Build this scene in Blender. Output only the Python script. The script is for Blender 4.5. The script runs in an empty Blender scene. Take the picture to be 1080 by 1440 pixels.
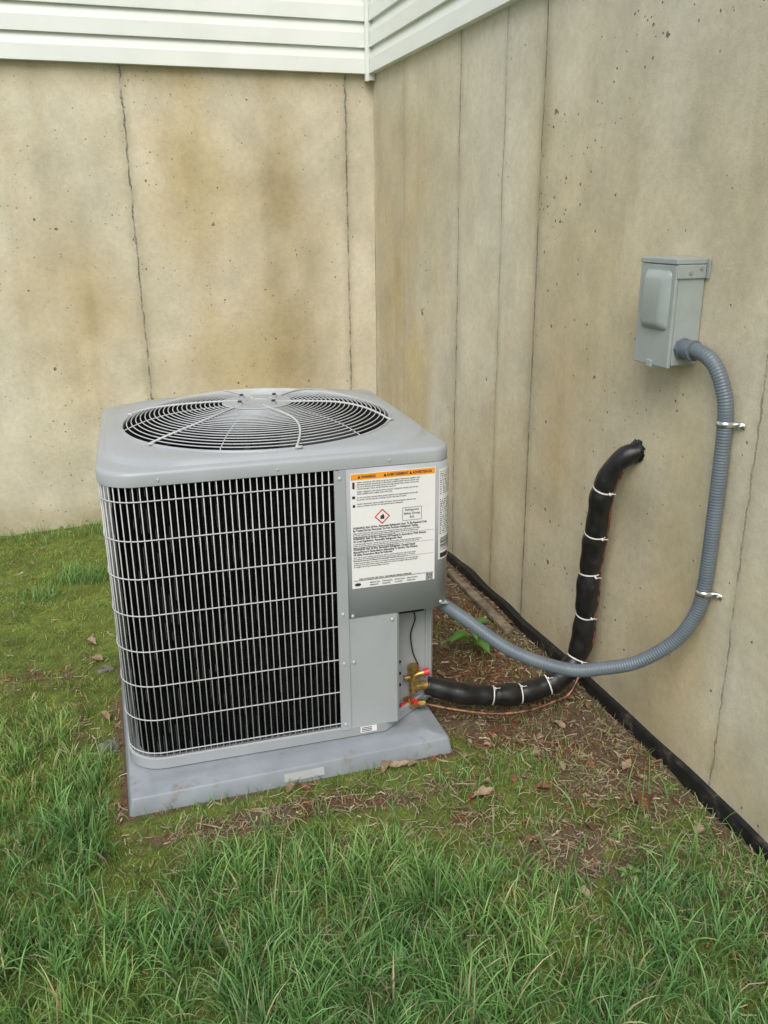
import bpy, numpy as np, math, random
from mathutils import Matrix, Vector
random.seed(3); rng=np.random.default_rng(7)
D=bpy.data; S=bpy.context.scene
# ---------------------------------------------------------------- helpers
def link(o,parent=None):
    S.collection.objects.link(o)
    if parent: o.parent=parent
    return o
def mk(name,verts,faces,mat=None,parent=None,smooth=False,cols=None):
    me=D.meshes.new(name)
    verts=np.asarray(verts,dtype=np.float32)
    if isinstance(faces,np.ndarray):
        n,k=faces.shape
        me.vertices.add(len(verts)); me.vertices.foreach_set('co',verts.ravel())
        me.loops.add(n*k); me.loops.foreach_set('vertex_index',faces.astype(np.int32).ravel())
        me.polygons.add(n)
        me.polygons.foreach_set('loop_start',np.arange(0,n*k,k,dtype=np.int32))
        me.polygons.foreach_set('loop_total',np.full(n,k,dtype=np.int32))
        me.update(calc_edges=True); me.validate()
    else:
        me.from_pydata([tuple(map(float,v)) for v in verts],[],faces); me.update()
    if cols is not None:
        a=me.color_attributes.new('Col','FLOAT_COLOR','POINT')
        c=np.ones((len(verts),4),dtype=np.float32); c[:,:3]=cols
        a.data.foreach_set('color',c.ravel())
    if smooth: me.polygons.foreach_set('use_smooth',np.ones(len(me.polygons),dtype=bool))
    o=D.objects.new(name,me)
    if mat: me.materials.append(mat)
    return link(o,parent)
class G:  # geometry accumulator
    def __init__(s): s.v=[];s.f=[];s.n=0
    def add(s,v,f):
        v=list(map(tuple,v)); s.v+=v; s.f+=[tuple(i+s.n for i in q) for q in f]; s.n+=len(v)
    def box(s,x0,y0,z0,x1,y1,z1):
        v=[(x0,y0,z0),(x1,y0,z0),(x1,y1,z0),(x0,y1,z0),(x0,y0,z1),(x1,y0,z1),(x1,y1,z1),(x0,y1,z1)]
        s.add(v,[(0,3,2,1),(4,5,6,7),(0,1,5,4),(1,2,6,5),(2,3,7,6),(3,0,4,7)])
    def tube(s,pts,r,n=8,closed=False,caps=True):
        P=np.array(pts,float); m=len(P)
        R=np.full(m,r) if np.isscalar(r) else np.asarray(r)
        if closed: T=np.roll(P,-1,0)-np.roll(P,1,0)
        else:
            T=np.empty_like(P); T[1:-1]=P[2:]-P[:-2]; T[0]=P[1]-P[0]; T[-1]=P[-1]-P[-2]
        T/=np.linalg.norm(T,axis=1)[:,None]+1e-12
        a=np.array([0,0,1.]) if abs(T[0][2])<.9 else np.array([1.,0,0])
        N=np.cross(T[0],a);N/=np.linalg.norm(N); vs=[]
        ang=np.arange(n)*2*np.pi/n
        for i in range(m):
            N=N-T[i]*(N@T[i]); N/=np.linalg.norm(N); B=np.cross(T[i],N)
            vs.append(P[i]+R[i]*(np.cos(ang)[:,None]*N+np.sin(ang)[:,None]*B))
        V=np.concatenate(vs); F=[]
        for i in range(m if closed else m-1):
            j=(i+1)%m
            for k in range(n):
                l=(k+1)%n; F.append((i*n+k,i*n+l,j*n+l,j*n+k))
        if caps and not closed:
            F.append(tuple(range(n))[::-1]); F.append(tuple((m-1)*n+k for k in range(n)))
        s.add(V,F)
    def loft(s,rings,cap0=False,cap1=False):
        n=len(rings[0]); V=[p for r in rings for p in r]; F=[]
        for i in range(len(rings)-1):
            for k in range(n):
                l=(k+1)%n; F.append((i*n+k,i*n+l,(i+1)*n+l,(i+1)*n+k))
        if cap0: F.append(tuple(range(n))[::-1])
        if cap1: F.append(tuple((len(rings)-1)*n+k for k in range(n)))
        s.add(V,F)
    def mesh(s,name,mat,parent=None,smooth=False,bevel=0,angle=True):
        o=mk(name,s.v,s.f,mat,parent,smooth)
        if bevel:
            b=o.modifiers.new('b','BEVEL');b.width=bevel;b.segments=2;b.limit_method='ANGLE';b.angle_limit=math.radians(35)
        if smooth and angle:
            try:
                o.data.set_sharp_from_angle(angle=math.radians(38))
            except Exception: pass
        return o
def spline(pts,step=.01):
    P=np.array(pts,float); Q=np.vstack([2*P[0]-P[1],P,2*P[-1]-P[-2]]); out=[]
    for i in range(1,len(Q)-2):
        p0,p1,p2,p3=Q[i-1:i+3]; n=max(2,int(np.linalg.norm(p2-p1)/step))
        t=np.linspace(0,1,n,endpoint=False)[:,None]
        out.append(.5*((2*p1)+(-p0+p2)*t+(2*p0-5*p1+4*p2-p3)*t**2+(-p0+3*p1-3*p2+p3)*t**3))
    return np.vstack(out+[P[-1:]])
_lat={}
def vnoise(x,y,seed=0):
    if seed not in _lat: _lat[seed]=np.random.default_rng(seed+100).random((256,256))
    L=_lat[seed]; xi=np.floor(x).astype(int);yi=np.floor(y).astype(int);fx=x-xi;fy=y-yi
    fx=fx*fx*(3-2*fx);fy=fy*fy*(3-2*fy)
    g=lambda a,b:L[a%256,b%256]
    return (g(xi,yi)*(1-fx)+g(xi+1,yi)*fx)*(1-fy)+(g(xi,yi+1)*(1-fx)+g(xi+1,yi+1)*fx)*fy
def fbm(x,y,s,oct=4,seed=0):
    r=0;a=.5;t=0
    for o in range(oct):
        r=r+a*vnoise(x*s,y*s,seed+o);t+=a;a*=.5;s*=2.03
    return r/t
def ss(a,b,x):
    t=np.clip((x-a)/(b-a),0,1);return t*t*(3-2*t)
# ---------------------------------------------------------------- materials
class NT:
    def __init__(s,name):
        s.m=D.materials.new(name);s.m.use_nodes=True;s.t=s.m.node_tree;s.b=s.t.nodes['Principled BSDF']
    def n(s,typ,**k):
        q=s.t.nodes.new(typ)
        for a,b in k.items(): setattr(q,a,b)
        return q
    def l(s,a,b): s.t.links.new(a,b)
    def math(s,op,a,b=None,c=None):
        q=s.n('ShaderNodeMath',operation=op)
        for i,v in enumerate((a,b,c)):
            if v is None: continue
            if isinstance(v,(int,float)): q.inputs[i].default_value=v
            else: s.l(v,q.inputs[i])
        return q.outputs[0]
    def noise(s,scale,vec=None,detail=4,rough=.55):
        q=s.n('ShaderNodeTexNoise');q.inputs['Scale'].default_value=scale;q.inputs['Detail'].default_value=detail;q.inputs['Roughness'].default_value=rough
        if vec: s.l(vec,q.inputs['Vector'])
        return q.outputs['Fac']
    def rng(s,v,a,b,c=0,d=1,smooth=True):
        q=s.n('ShaderNodeMapRange');q.interpolation_type='SMOOTHSTEP' if smooth else 'LINEAR'
        s.l(v,q.inputs[0])
        for i,x in enumerate((a,b,c,d)): q.inputs[i+1].default_value=x
        return q.outputs[0]
    def mix(s,f,a,b,mode='MIX'):
        q=s.n('ShaderNodeMix',data_type='RGBA',blend_type=mode)
        if isinstance(f,(int,float)): q.inputs[0].default_value=f
        else: s.l(f,q.inputs[0])
        for i,v in ((6,a),(7,b)):
            if isinstance(v,tuple): q.inputs[i].default_value=(*v,1)
            else: s.l(v,q.inputs[i])
        return q.outputs[2]
    def bump(s,h,strength=.3,dist=.002,normal=None):
        q=s.n('ShaderNodeBump');q.inputs['Strength'].default_value=strength;q.inputs['Distance'].default_value=dist
        s.l(h,q.inputs['Height'])
        if normal: s.l(normal,q.inputs['Normal'])
        return q.outputs[0]
    def obj(s): return s.n('ShaderNodeTexCoord').outputs['Object']
def simple(name,col,rough=.5,metal=0,var=.12,nscale=8,bump=.0,bscale=200,spec=.5,dirt=None):
    t=NT(name);o=t.obj();t.b.inputs['Roughness'].default_value=rough;t.b.inputs['Metallic'].default_value=metal
    t.b.inputs['Specular IOR Level'].default_value=spec
    f=t.noise(nscale,o,2)
    dk=tuple(c*(1-var) for c in col);lt=tuple(min(1,c*(1+var)) for c in col)
    c=t.mix(t.rng(f,.3,.7),dk,lt)
    if dirt: c=t.mix(t.rng(t.noise(dirt[1],o,4,.65),dirt[2],dirt[2]+.2,0,dirt[3]),c,dirt[0])
    t.l(c,t.b.inputs['Base Color'])
    t.l(t.rng(f,.3,.7,rough*.85,min(1,rough*1.15)),t.b.inputs['Roughness'])
    if bump: t.l(t.bump(t.noise(bscale,o,1),bump,.001),t.b.inputs['Normal'])
    return t.m
M={}
M['paint']=simple('gray_painted_metal',(.365,.392,.418),.36,0,.04,5,.08,500,dirt=((.30,.31,.30),9,.58,.45))
M['wire']=simple('gray_coated_wire',(.50,.52,.53),.4,0,.06,20)
M['ringwire']=simple('gray_grille_wire',(.50,.53,.55),.35,0,.06,20)
M['coil']=simple('coil_fin',(.007,.007,.008),.5,0,.4,40)
M['dark']=simple('dark_interior',(.010,.010,.011),.7,0,.3,20)
M['fan']=simple('fan_blade',(.04,.04,.043),.45,0,.2,20)
M['pad']=simple('pad_plastic',(.27,.305,.345),.45,0,.08,10,.3,300,dirt=((.19,.165,.12),14,.56,.7))
M['box']=simple('disconnect_paint',(.32,.365,.36),.36,0,.05,12,.05,400,dirt=((.24,.27,.26),14,.58,.5))
M['conduit']=simple('conduit_pvc',(.13,.162,.19),.36,0,.08,15)
M['foam']=simple('foam_insulation',(.012,.012,.013),.36,0,.3,30,.3,120,dirt=((.10,.08,.06),30,.62,.5))
M['tie']=simple('zip_tie',(.78,.78,.76),.4,0,.05)
M['zinc']=simple('zinc_strap',(.6,.6,.6),.3,.9,.1,40)
M['copper']=simple('copper',(.34,.17,.11),.4,.7,.3,40,dirt=((.06,.04,.03),30,.42,.85))
M['brass']=simple('brass',(.45,.30,.10),.35,.8,.25,60)
M['red']=simple('red_cap',(.60,.03,.03),.4,0,.1)
M['orange']=simple('label_orange',(.90,.34,.02),.5,0,.03)
M['white']=simple('label_white',(.80,.81,.82),.45,0,.02)
M['ink']=simple('label_ink',(.03,.03,.035),.6,0,.1)
M['lred']=simple('label_red',(.6,.03,.04),.5,0,.03)
M['vinyl']=simple('white_vinyl',(.74,.78,.745),.4,0,.03,4,.05,200,dirt=((.58,.62,.54),6,.6,.35))
M['blackstrip']=simple('black_membrane',(.012,.012,.013),.6,0,.3,20,.3,80,dirt=((.12,.09,.06),20,.55,.8))
M['stone']=simple('stone',(.15,.14,.125),.85,0,.35,25,.5,60)
M['board']=simple('weathered_wood',(.20,.165,.12),.85,0,.35,20,.5,90)
def leafmat(name,rough=.6,trans=.3,tcol=1.3):
    t=NT(name);a=t.n('ShaderNodeVertexColor',layer_name='Col').outputs[0]
    t.b.inputs['Roughness'].default_value=rough;t.b.inputs['Specular IOR Level'].default_value=.4
    t.l(a,t.b.inputs['Base Color'])
    tr=t.n('ShaderNodeBsdfTranslucent');t.l(t.mix(1.0,a,(tcol,tcol,.7),'MULTIPLY'),tr.inputs[0])
    mx=t.n('ShaderNodeMixShader');mx.inputs[0].default_value=trans
    t.l(t.b.outputs[0],mx.inputs[1]);t.l(tr.outputs[0],mx.inputs[2])
    t.l(mx.outputs[0],t.t.nodes['Material Output'].inputs[0]);return t.m
M['grass']=leafmat('grass_blades',.42,.3)
def littermat():
    t=NT('dry_litter');t.l(t.n('ShaderNodeVertexColor',layer_name='Col').outputs[0],t.b.inputs['Base Color']);t.b.inputs['Roughness'].default_value=.85;t.b.inputs['Specular IOR Level'].default_value=.2;return t.m
M['litter']=littermat()
def concrete(name,axis,seams,pitamt):
    t=NT(name);o=t.obj();sp=t.n('ShaderNodeSeparateXYZ');t.l(o,sp.inputs[0]);co=sp.outputs[axis];z=sp.outputs[2]
    a=t.n('ShaderNodeVertexColor',layer_name='Col').outputs[0]
    f1=t.noise(38,o,6,.72);f2=t.noise(260,o,2,.6)
    c=t.mix(t.rng(f1,.32,.7,0,.34),a,(.66,.63,.56),'MULTIPLY')
    c=t.mix(t.rng(f2,.38,.75,0,.38),c,(.72,.70,.66),'MULTIPLY')
    dn=t.n('ShaderNodeTexNoise');dn.inputs['Scale'].default_value=60;dn.inputs['Detail'].default_value=2;t.l(o,dn.inputs[0])
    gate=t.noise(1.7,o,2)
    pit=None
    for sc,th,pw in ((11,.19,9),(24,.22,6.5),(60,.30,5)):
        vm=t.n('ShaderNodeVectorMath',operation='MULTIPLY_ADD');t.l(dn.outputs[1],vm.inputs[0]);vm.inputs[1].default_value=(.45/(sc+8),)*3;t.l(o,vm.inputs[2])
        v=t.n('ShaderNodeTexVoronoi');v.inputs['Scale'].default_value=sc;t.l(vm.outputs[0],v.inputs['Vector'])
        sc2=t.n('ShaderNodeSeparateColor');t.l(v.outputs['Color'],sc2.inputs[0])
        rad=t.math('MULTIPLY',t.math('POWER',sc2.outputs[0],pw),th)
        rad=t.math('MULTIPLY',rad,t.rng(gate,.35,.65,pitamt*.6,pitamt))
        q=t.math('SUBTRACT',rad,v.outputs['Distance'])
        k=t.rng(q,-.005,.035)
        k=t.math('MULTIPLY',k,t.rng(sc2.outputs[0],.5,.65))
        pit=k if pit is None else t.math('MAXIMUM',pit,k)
    c=t.mix(t.math('MULTIPLY',pit,.8),c,(.11,.098,.075))  # cavity shade and dirt in the pits painted dark into the colour
    sm=None
    wn=t.n('ShaderNodeTexNoise');wn.inputs['Scale'].default_value=13;wn.inputs['Detail'].default_value=5;wn.inputs['Roughness'].default_value=.75;t.l(o,wn.inputs[0])
    wsep=t.n('ShaderNodeSeparateColor');t.l(wn.outputs[1],wsep.inputs[0])
    for s0,wd,amt in seams:
        d=t.math('ADD',co,-s0);d=t.math('ADD',d,t.math('MULTIPLY',t.math('SUBTRACT',wsep.outputs[0],.5),.032))
        d=t.math('ABSOLUTE',d)
        k=t.math('MULTIPLY',t.rng(d,wd*.2,wd,1,0),t.rng(wsep.outputs[1],.36,.58,.30,1))
        k2=t.math('MULTIPLY',t.rng(d,0,wd*6,1,0),.26)
        k=t.math('MULTIPLY',t.math('MAXIMUM',k,k2),amt)
        sm=k if sm is None else t.math('MAXIMUM',sm,k)
    c=t.mix(sm,c,(.14,.13,.10))
    t.l(c,t.b.inputs['Base Color']);t.b.inputs['Roughness'].default_value=.88;t.b.inputs['Specular IOR Level'].default_value=.25
    hh=t.math('ADD',t.math('MULTIPLY',f1,.5),t.math('MULTIPLY',f2,.25))
    hh=t.math('SUBTRACT',hh,t.math('MULTIPLY',pit,1.8))
    hh=t.math('SUBTRACT',hh,t.math('MULTIPLY',sm,1.4))
    t.l(t.bump(hh,.6,.004),t.b.inputs['Normal'])
    return t.m
def groundmat():
    t=NT('soil_moss');o=t.obj();a=t.n('ShaderNodeVertexColor',layer_name='Col').outputs[0]
    f=t.noise(85,o,5,.75)
    c=t.mix(t.rng(f,.3,.7,0,.6),a,(.45,.43,.38),'MULTIPLY')
    c=t.mix(t.rng(f,.55,.7,0,.5),c,(1.5,1.4,1.3),'MULTIPLY')
    t.l(c,t.b.inputs['Base Color']);t.b.inputs['Roughness'].default_value=.95;t.b.inputs['Specular IOR Level'].default_value=.15
    t.l(t.bump(f,1,.012),t.b.inputs['Normal']);return t.m
M['ground']=groundmat()
# ---------------------------------------------------------------- walls
H=2.165
def grid(us,vs,fn):
    U,V=np.meshgrid(us,vs,indexing='ij'); P,C=fn(U.ravel(),V.ravel())
    n,m=len(us),len(vs); i=np.arange(n*m).reshape(n,m)
    F=np.stack([i[:-1,:-1].ravel(),i[1:,:-1].ravel(),i[1:,1:].ravel(),i[:-1,1:].ravel()],1)
    return P,F,C
def stains(u,z,base,lst,seed):
    c=np.ones((len(u),3))*np.array(base)
    n=fbm(u+7,z+3,1.3,5,seed)[:,None]; n2=fbm(u*1.0+3,z*.5+9,5,4,seed+9)[:,None]
    n3=fbm(u+13,z*.10+4,11,5,seed+19);n4=fbm(u+5,z+8,9,5,seed+29)[:,None]
    c=c*(1+(n-.5)*np.array([.28,.36,.55]))*(1+(n2-.5)*.20)*(1+(n4-.5)*.30)
    st=(ss(.52,.75,n3)*.22)[:,None];c=c*(1-st)+c*np.array([.74,.69,.58])*st
    for (cu,cz,su,sz,tint,st) in lst:
        w=np.exp(-np.abs((u-cu)/su)**2.0-np.abs((z-cz)/sz)**2.2)
        w=w*ss(.1,.75,fbm(u+cu*5,z*.6+cz*3,3.5,5,seed+int(abs(cu*91))%50))
        w=(np.clip(w*st,0,1))[:,None]
        c=c*(1-w)+c*np.array(tint)*w
    return c
YB=(.89,.78,.56);GB=(.73,.68,.57);LT=(1.14,1.15,1.16);DK=(.58,.52,.42)
xs=np.unique(np.concatenate([np.linspace(-9,-2.8,20),np.arange(-2.8,0.001,.011),[0]]))
zs=np.concatenate([[-.3],np.arange(-.02,H+.02,.011)])
def fback(u,z):
    c=stains(u,z,(.645,.61,.485),[
     (-.95,1.75,.30,.40,YB,1.0),(-.50,1.45,.12,1.1,GB,1.3),(-.36,.8,.14,.9,GB,.8),(-1.55,1.2,.22,.8,GB,.6),
     (-1.45,1.0,.30,.5,YB,.9),(-1.9,1.6,.25,.5,YB,.7),(-.75,.9,.35,.6,YB,.9),(-1.0,2.13,1.6,.07,GB,.9),(-.19,1.2,.05,1.2,LT,.8),(-1.15,.6,.25,.4,LT,.5),
     (-.05,1.0,.06,1.3,LT,.5),(-1.3,.03,2.5,.10,GB,.9),(-1.75,.6,.4,.25,LT,.7),(-1.5,2.0,.5,.2,LT,.5)],3)
    y=-.0025*ss(-1.215,-1.205,u)+.003*ss(-.15,-.14,u)+(fbm(u,z,2.5,3,5)-.5)*.008
    return np.stack([u,y,z],1),c
P,F,C=grid(xs,zs,fback)
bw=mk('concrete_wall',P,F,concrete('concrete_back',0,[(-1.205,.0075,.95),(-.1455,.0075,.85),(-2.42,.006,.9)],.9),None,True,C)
ys=np.unique(np.concatenate([np.linspace(-9,-3.7,20),np.arange(-3.7,0.001,.011),[0]]))
def fright(u,z):
    c=stains(u,z,(.655,.625,.51),[
     (-.5,.9,.5,.9,YB,1.0),(-.8,.35,.6,.35,YB,1.0),(-1.62,1.2,.12,1.2,LT,.9),(-1.25,1.3,.15,1.1,LT,.7),(-1.80,1.9,.07,.6,GB,1.0),(-1.5,.5,.25,.5,YB,.8),
     (-2.0,.5,.25,.6,YB,.9),(-2.3,1.1,.35,.6,YB,.7),(-2.6,.9,.3,.9,YB,.55),(-2.9,.3,.5,.45,YB,.8),(-3.1,1.2,.3,.8,YB,.5),(-2.2,1.8,.6,.4,LT,.5),(-1.6,.04,3,.10,GB,.8),
     (-.15,1.2,.14,1.3,GB,.3),(-2.45,.72,.1,.14,DK,.5),(-2.9,.6,.06,.9,LT,.9),(-1.95,1.55,.2,.5,YB,.7)],21)
    x=.003*ss(-1.79,-1.78,u)-.002*ss(-1.11,-1.10,u)+(fbm(u,z,2.5,3,15)-.5)*.008
    return np.stack([x,u,z],1),c
P,F,C=grid(ys,zs,fright)
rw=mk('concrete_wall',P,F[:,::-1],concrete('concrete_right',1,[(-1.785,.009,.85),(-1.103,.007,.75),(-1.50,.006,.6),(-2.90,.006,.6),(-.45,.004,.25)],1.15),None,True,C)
# siding
def siding(name,along,l0,l1,parent=None):
    g=G();prof=[(0.004,H+.0)]
    for i in range(24):
        z=H+i*.113
        prof+=[(.036,z),(.036,z+.004),(.033,z+.064),(.018,z+.113)]
    prof+=[(.0,H+24*.113)]
    n=len(prof);V=[]
    for l in (l0,l1):
        for (o,z) in prof: V.append((l,-o,z) if along==0 else (-o,l,z))
    g.add(V,[(i,i+1,n+i+1,n+i) for i in range(n-1)])
    return g.mesh(name,M['vinyl'],parent,False)
siding('vinyl_siding',0,-9,-.038); siding('vinyl_siding',1,-9,-.038)
g=G();g.box(-.054,-.054,H-.035,-.036,-.036,H+2.7);g.box(-.036,-.049,H-.03,-.004,-.042,H+2.7);g.box(-.049,-.036,H-.03,-.042,-.004,H+2.7)
g.mesh('corner_trim',M['vinyl'],None,False,.002)
# black strip
g=G();yy=np.arange(-6.5,-.02,.04);ring=[]
for y in yy:
    h=.030+.020*(vnoise(np.array([y*6.]),np.array([1.]),2)[0]);o=.008+.012*vnoise(np.array([y*5.]),np.array([4.]),3)[0]
    ring.append([(.006,y,-.02),(-o,y,-.02),(-o,y,h*.85),(-o*.7,y,h),(.006,y,h+.002)])
g.loft(ring,True,True);g.mesh('black_edging_strip',M['blackstrip'],None,False)
# ---------------------------------------------------------------- ground
AX,AY,AR=-1.4762,-2.348,math.radians(-2.27)
PX,PY,PR,PW=-1.4897,-2.4595,math.radians(-.4583),.927
def padd(x,y):
    dx=np.abs(x-(PX+PW/2))-PW/2; dy=np.abs(y-(PY+.47))-.47
    return np.maximum(dx,dy)
def dirtmask(x,y):
    n=fbm(x,y,5,4,31);n2=fbm(x,y,14,3,37)
    xb=np.interp(y,[-3.4,-3.15,-2.9,-2.6,-2.3],[.05,-.04,-.15,-.28,-.48])
    d=.88*ss(-.14,.12,x-xb+(n-.5)*.60)
    d=np.maximum(d,ss(-.72,-.5,x)*ss(-2.45,-2.3,y))
    d=np.maximum(d,ss(.04,.0,padd(x,y)+(n-.5)*.10)*.7)
    for cx,cy,rx,ry,a in ((-1.15,-2.57,.33,.045,1),(-.42,-2.97,.16,.13,1.2),(-.62,-2.75,.07,.05,.9),(-.25,-2.75,.2,.12,.7),(-1.60,-2.0,.05,.22,.6),(-.75,-2.60,.22,.045,.8),(-1.75,-1.6,.2,.1,.5),(-.12,-3.25,.15,.15,.6),(-.95,-2.75,.15,.05,.5)):
        d=np.maximum(d,a*np.exp(-((x-cx)/rx)**2-((y-cy)/ry)**2)*ss(.3,.55,n2+.12))
    return np.clip(d,0,1)
def gz(x,y):
    near=ss(.0,.05,padd(x,y))
    return (fbm(x,y,3,4,41)-.5)*.03*near+(fbm(x,y,22,3,47)-.5)*.014*near-.004
def fground(x,y):
    d=dirtmask(x,y);n=fbm(x,y,7,4,51);n2=fbm(x,y,30,3,57)
    moss=np.stack([.12+.12*n,.16+.15*n,.04+.03*n],1)*(.55+.9*n2[:,None])
    soil=np.stack([.15+.10*n2,.105+.07*n2,.07+.05*n2],1)
    red=ss(.45,.65,fbm(x,y,4,3,61))[:,None]*.6
    soil=soil*(1-red)+np.array([.17,.08,.05])*red
    k=ss(.25,.6,d+(n2-.5)*.5)[:,None]
    far=ss(6,14,np.hypot(x+1,y+2))[:,None]
    c=(moss*(1-k)+soil*k)*(1-far)+np.array([.10,.16,.045])*far
    z=gz(x,y)*(1-far[:,0])-.004*far[:,0]
    return np.stack([x,y,z],1),c
gx=np.unique(np.round(np.concatenate([-np.geomspace(3,300,30),np.arange(-3,.03,.012),np.geomspace(.03,300,20)]),5))
gy=np.unique(np.round(np.concatenate([-np.geomspace(4.6,300,30),np.arange(-4.6,.03,.012),np.geomspace(.03,300,20)]),5))
P,F,C=grid(gx,gy,fground); mk('ground',P,F,M['ground'],None,True,C)
# ---------------------------------------------------------------- grass
def blades(x,y,L,W,col,K=3,lean=.5,tipc=1.35,azi=None):
    n=len(x);az=rng.random(n)*2*np.pi if azi is None else azi
    z0=gz(x,y)-.004; le=np.abs(rng.normal(lean,.30,n)); fa=rng.random(n)*2*np.pi
    t=np.linspace(0,1,K+1)
    dx=np.cos(az);dy=np.sin(az);px=np.cos(fa);py=np.sin(fa)
    curl=le[:,None]*t[None,:]+.65*le[:,None]*t[None,:]**2
    seg=np.zeros((n,K+1,2))
    dl=L/K
    for k in range(1,K+1):
        a=np.clip(curl[:,k],0,1.9)
        seg[:,k,0]=seg[:,k-1,0]+dl*np.sin(a);seg[:,k,1]=seg[:,k-1,1]+dl*np.cos(a)
    V=np.zeros((n,K+1,2,3))
    wd=W[:,None]*(1-t[None,:]**2.2)*.5+.0001
    for s,sg in ((0,-1),(1,1)):
        V[:,:,s,0]=x[:,None]+dx[:,None]*seg[:,:,0]+sg*px[:,None]*wd
        V[:,:,s,1]=y[:,None]+dy[:,None]*seg[:,:,0]+sg*py[:,None]*wd
        V[:,:,s,2]=np.maximum(z0[:,None]+seg[:,:,1],z0[:,None])
    b=(np.arange(n)*(K+1)*2)[:,None]+np.arange(K)[None,:]*2
    F=np.stack([b,b+1,b+3,b+2],-1).reshape(-1,4)
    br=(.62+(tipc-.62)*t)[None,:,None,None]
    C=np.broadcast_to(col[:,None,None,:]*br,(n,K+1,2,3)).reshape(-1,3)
    return V.reshape(-1,3),F,C
def okpos(x,y):
    ok=(padd(x,y)>.004)&(x<-.02)&(y<-.005);return ok
def lush(x,y):
    yb=-2.66-.30*ss(-1.0,-.35,x)
    n=fbm(x,y,4,3,71)
    a=ss(.06,-.22,y-yb+(n-.5)*.34)
    b=.85*ss(-1.48,-1.58,x+(n-.5)*.1)*ss(-1.7,-2.3,y+(n-.5)*.5)
    pt=1-.40*ss(.52,.70,fbm(x,y,5.5,3,77))
    r=np.maximum(a*(1-.25*ss(-.8,-.1,x)),b)*pt
    return r*(1-.75*dirtmask(x,y))
geo=[]
def addg(t):geo.append(t)
def pal(n,kind):
    r=rng.random(n)[:,None]
    if kind=='lush': c=np.array([.105,.235,.07])*(1-r)+np.array([.28,.47,.165])*r
    elif kind=='mid': c=np.array([.14,.245,.06])*(1-r)+np.array([.32,.42,.15])*r
    elif kind=='moss': c=np.array([.16,.23,.035])*(1-r)+np.array([.38,.45,.10])*r
    dry=rng.random(n)<.07
    c=np.where(dry[:,None],np.array([.48,.42,.25])*(.7+.5*r),c);return c
def patch(x,y):
    a=fbm(x,y,3.2,3,83)[:,None];b=fbm(x,y,11,2,87)[:,None]
    return (1+(a-.5)*np.array([.8,.40,.2]))*(.8+.4*b)
nc=10800;cx=rng.uniform(-3.0,0,nc);cy=rng.uniform(-4.3,-1.6,nc)
keep=rng.random(nc)<lush(cx,cy);cx=cx[keep];cy=cy[keep]
per=rng.integers(5,18,len(cx));x=np.repeat(cx,per)+rng.normal(0,.014,per.sum());y=np.repeat(cy,per)+rng.normal(0,.014,per.sum())
ch=np.repeat(rng.uniform(.5,1.5,len(cx)),per);caz=np.repeat(rng.random(len(cx))*6.28,per)
ct=np.repeat(rng.uniform(.7,1.25,len(cx)),per)
ok=okpos(x,y);x,y,ch,caz,ct=x[ok],y[ok],ch[ok],caz[ok],ct[ok];n=len(x)
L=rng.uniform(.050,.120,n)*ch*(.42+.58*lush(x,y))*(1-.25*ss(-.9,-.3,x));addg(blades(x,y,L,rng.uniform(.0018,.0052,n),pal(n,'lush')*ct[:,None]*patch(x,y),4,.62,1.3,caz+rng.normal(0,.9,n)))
n=80000;x=rng.uniform(-3.0,0,n);y=rng.uniform(-4.3,-1.6,n);k=(rng.random(n)<lush(x,y)+.1)&okpos(x,y);x,y=x[k],y[k];n=len(x)
addg(blades(x,y,rng.uniform(.02,.06,n),rng.uniform(.0013,.0030,n),pal(n,'mid')*patch(x,y),3,.7))
n=90000;x=rng.uniform(-3.2,0,n);y=rng.uniform(-3.8,0,n);dm=dirtmask(x,y)
pr=(.25+.75*ss(.36,.60,fbm(x,y,6,4,81)))*(1-.72*dm)
k=(rng.random(n)<pr*.85)&okpos(x,y);x,y=x[k],y[k];n=len(x)
addg(blades(x,y,rng.uniform(.012,.042,n),rng.uniform(.0013,.0028,n),pal(n,'mid')*patch(x,y),3,.7))
n=1800;x=rng.uniform(-2.4,-.05,n);y=rng.uniform(-4.0,-2.7,n);k=(rng.random(n)<lush(x,y)+.1)&okpos(x,y);x,y=x[k],y[k];n=len(x)
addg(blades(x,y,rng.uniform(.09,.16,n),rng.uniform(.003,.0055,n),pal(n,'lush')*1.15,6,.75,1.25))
for tx,ty,cnt,hh,sp in ((-1.62,-.75,300,.10,.07),(-1.5,-.12,160,.09,.10),(-1.3,-.06,160,.10,.12),(-1.9,-.1,200,.08,.15),(-1.75,-.9,120,.08,.05),(-.40,-2.62,150,.06,.09),(-.62,-2.60,110,.055,.07),(-.28,-1.75,50,.06,.08),(-.2,-2.9,90,.05,.09),(-.9,-2.56,110,.045,.15),(-1.3,-2.5,90,.045,.1),(-.5,-2.8,100,.055,.07),(-.12,-3.1,80,.06,.07)):
    x=rng.normal(tx,sp,cnt);y=rng.normal(ty,sp*.6,cnt);k=okpos(x,y);x,y=x[k],y[k];n=len(x)
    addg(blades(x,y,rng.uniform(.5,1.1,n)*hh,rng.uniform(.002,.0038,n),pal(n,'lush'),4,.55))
def cat(gs):
    V=[];F=[];C=[];o=0
    for v,f,c in gs: V.append(v);F.append(f+o);C.append(c);o+=len(v)
    return np.concatenate(V),np.concatenate(F),np.concatenate(C)
V,F,C=cat(geo);mk('grass',V,F,M['grass'],None,True,C)
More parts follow.
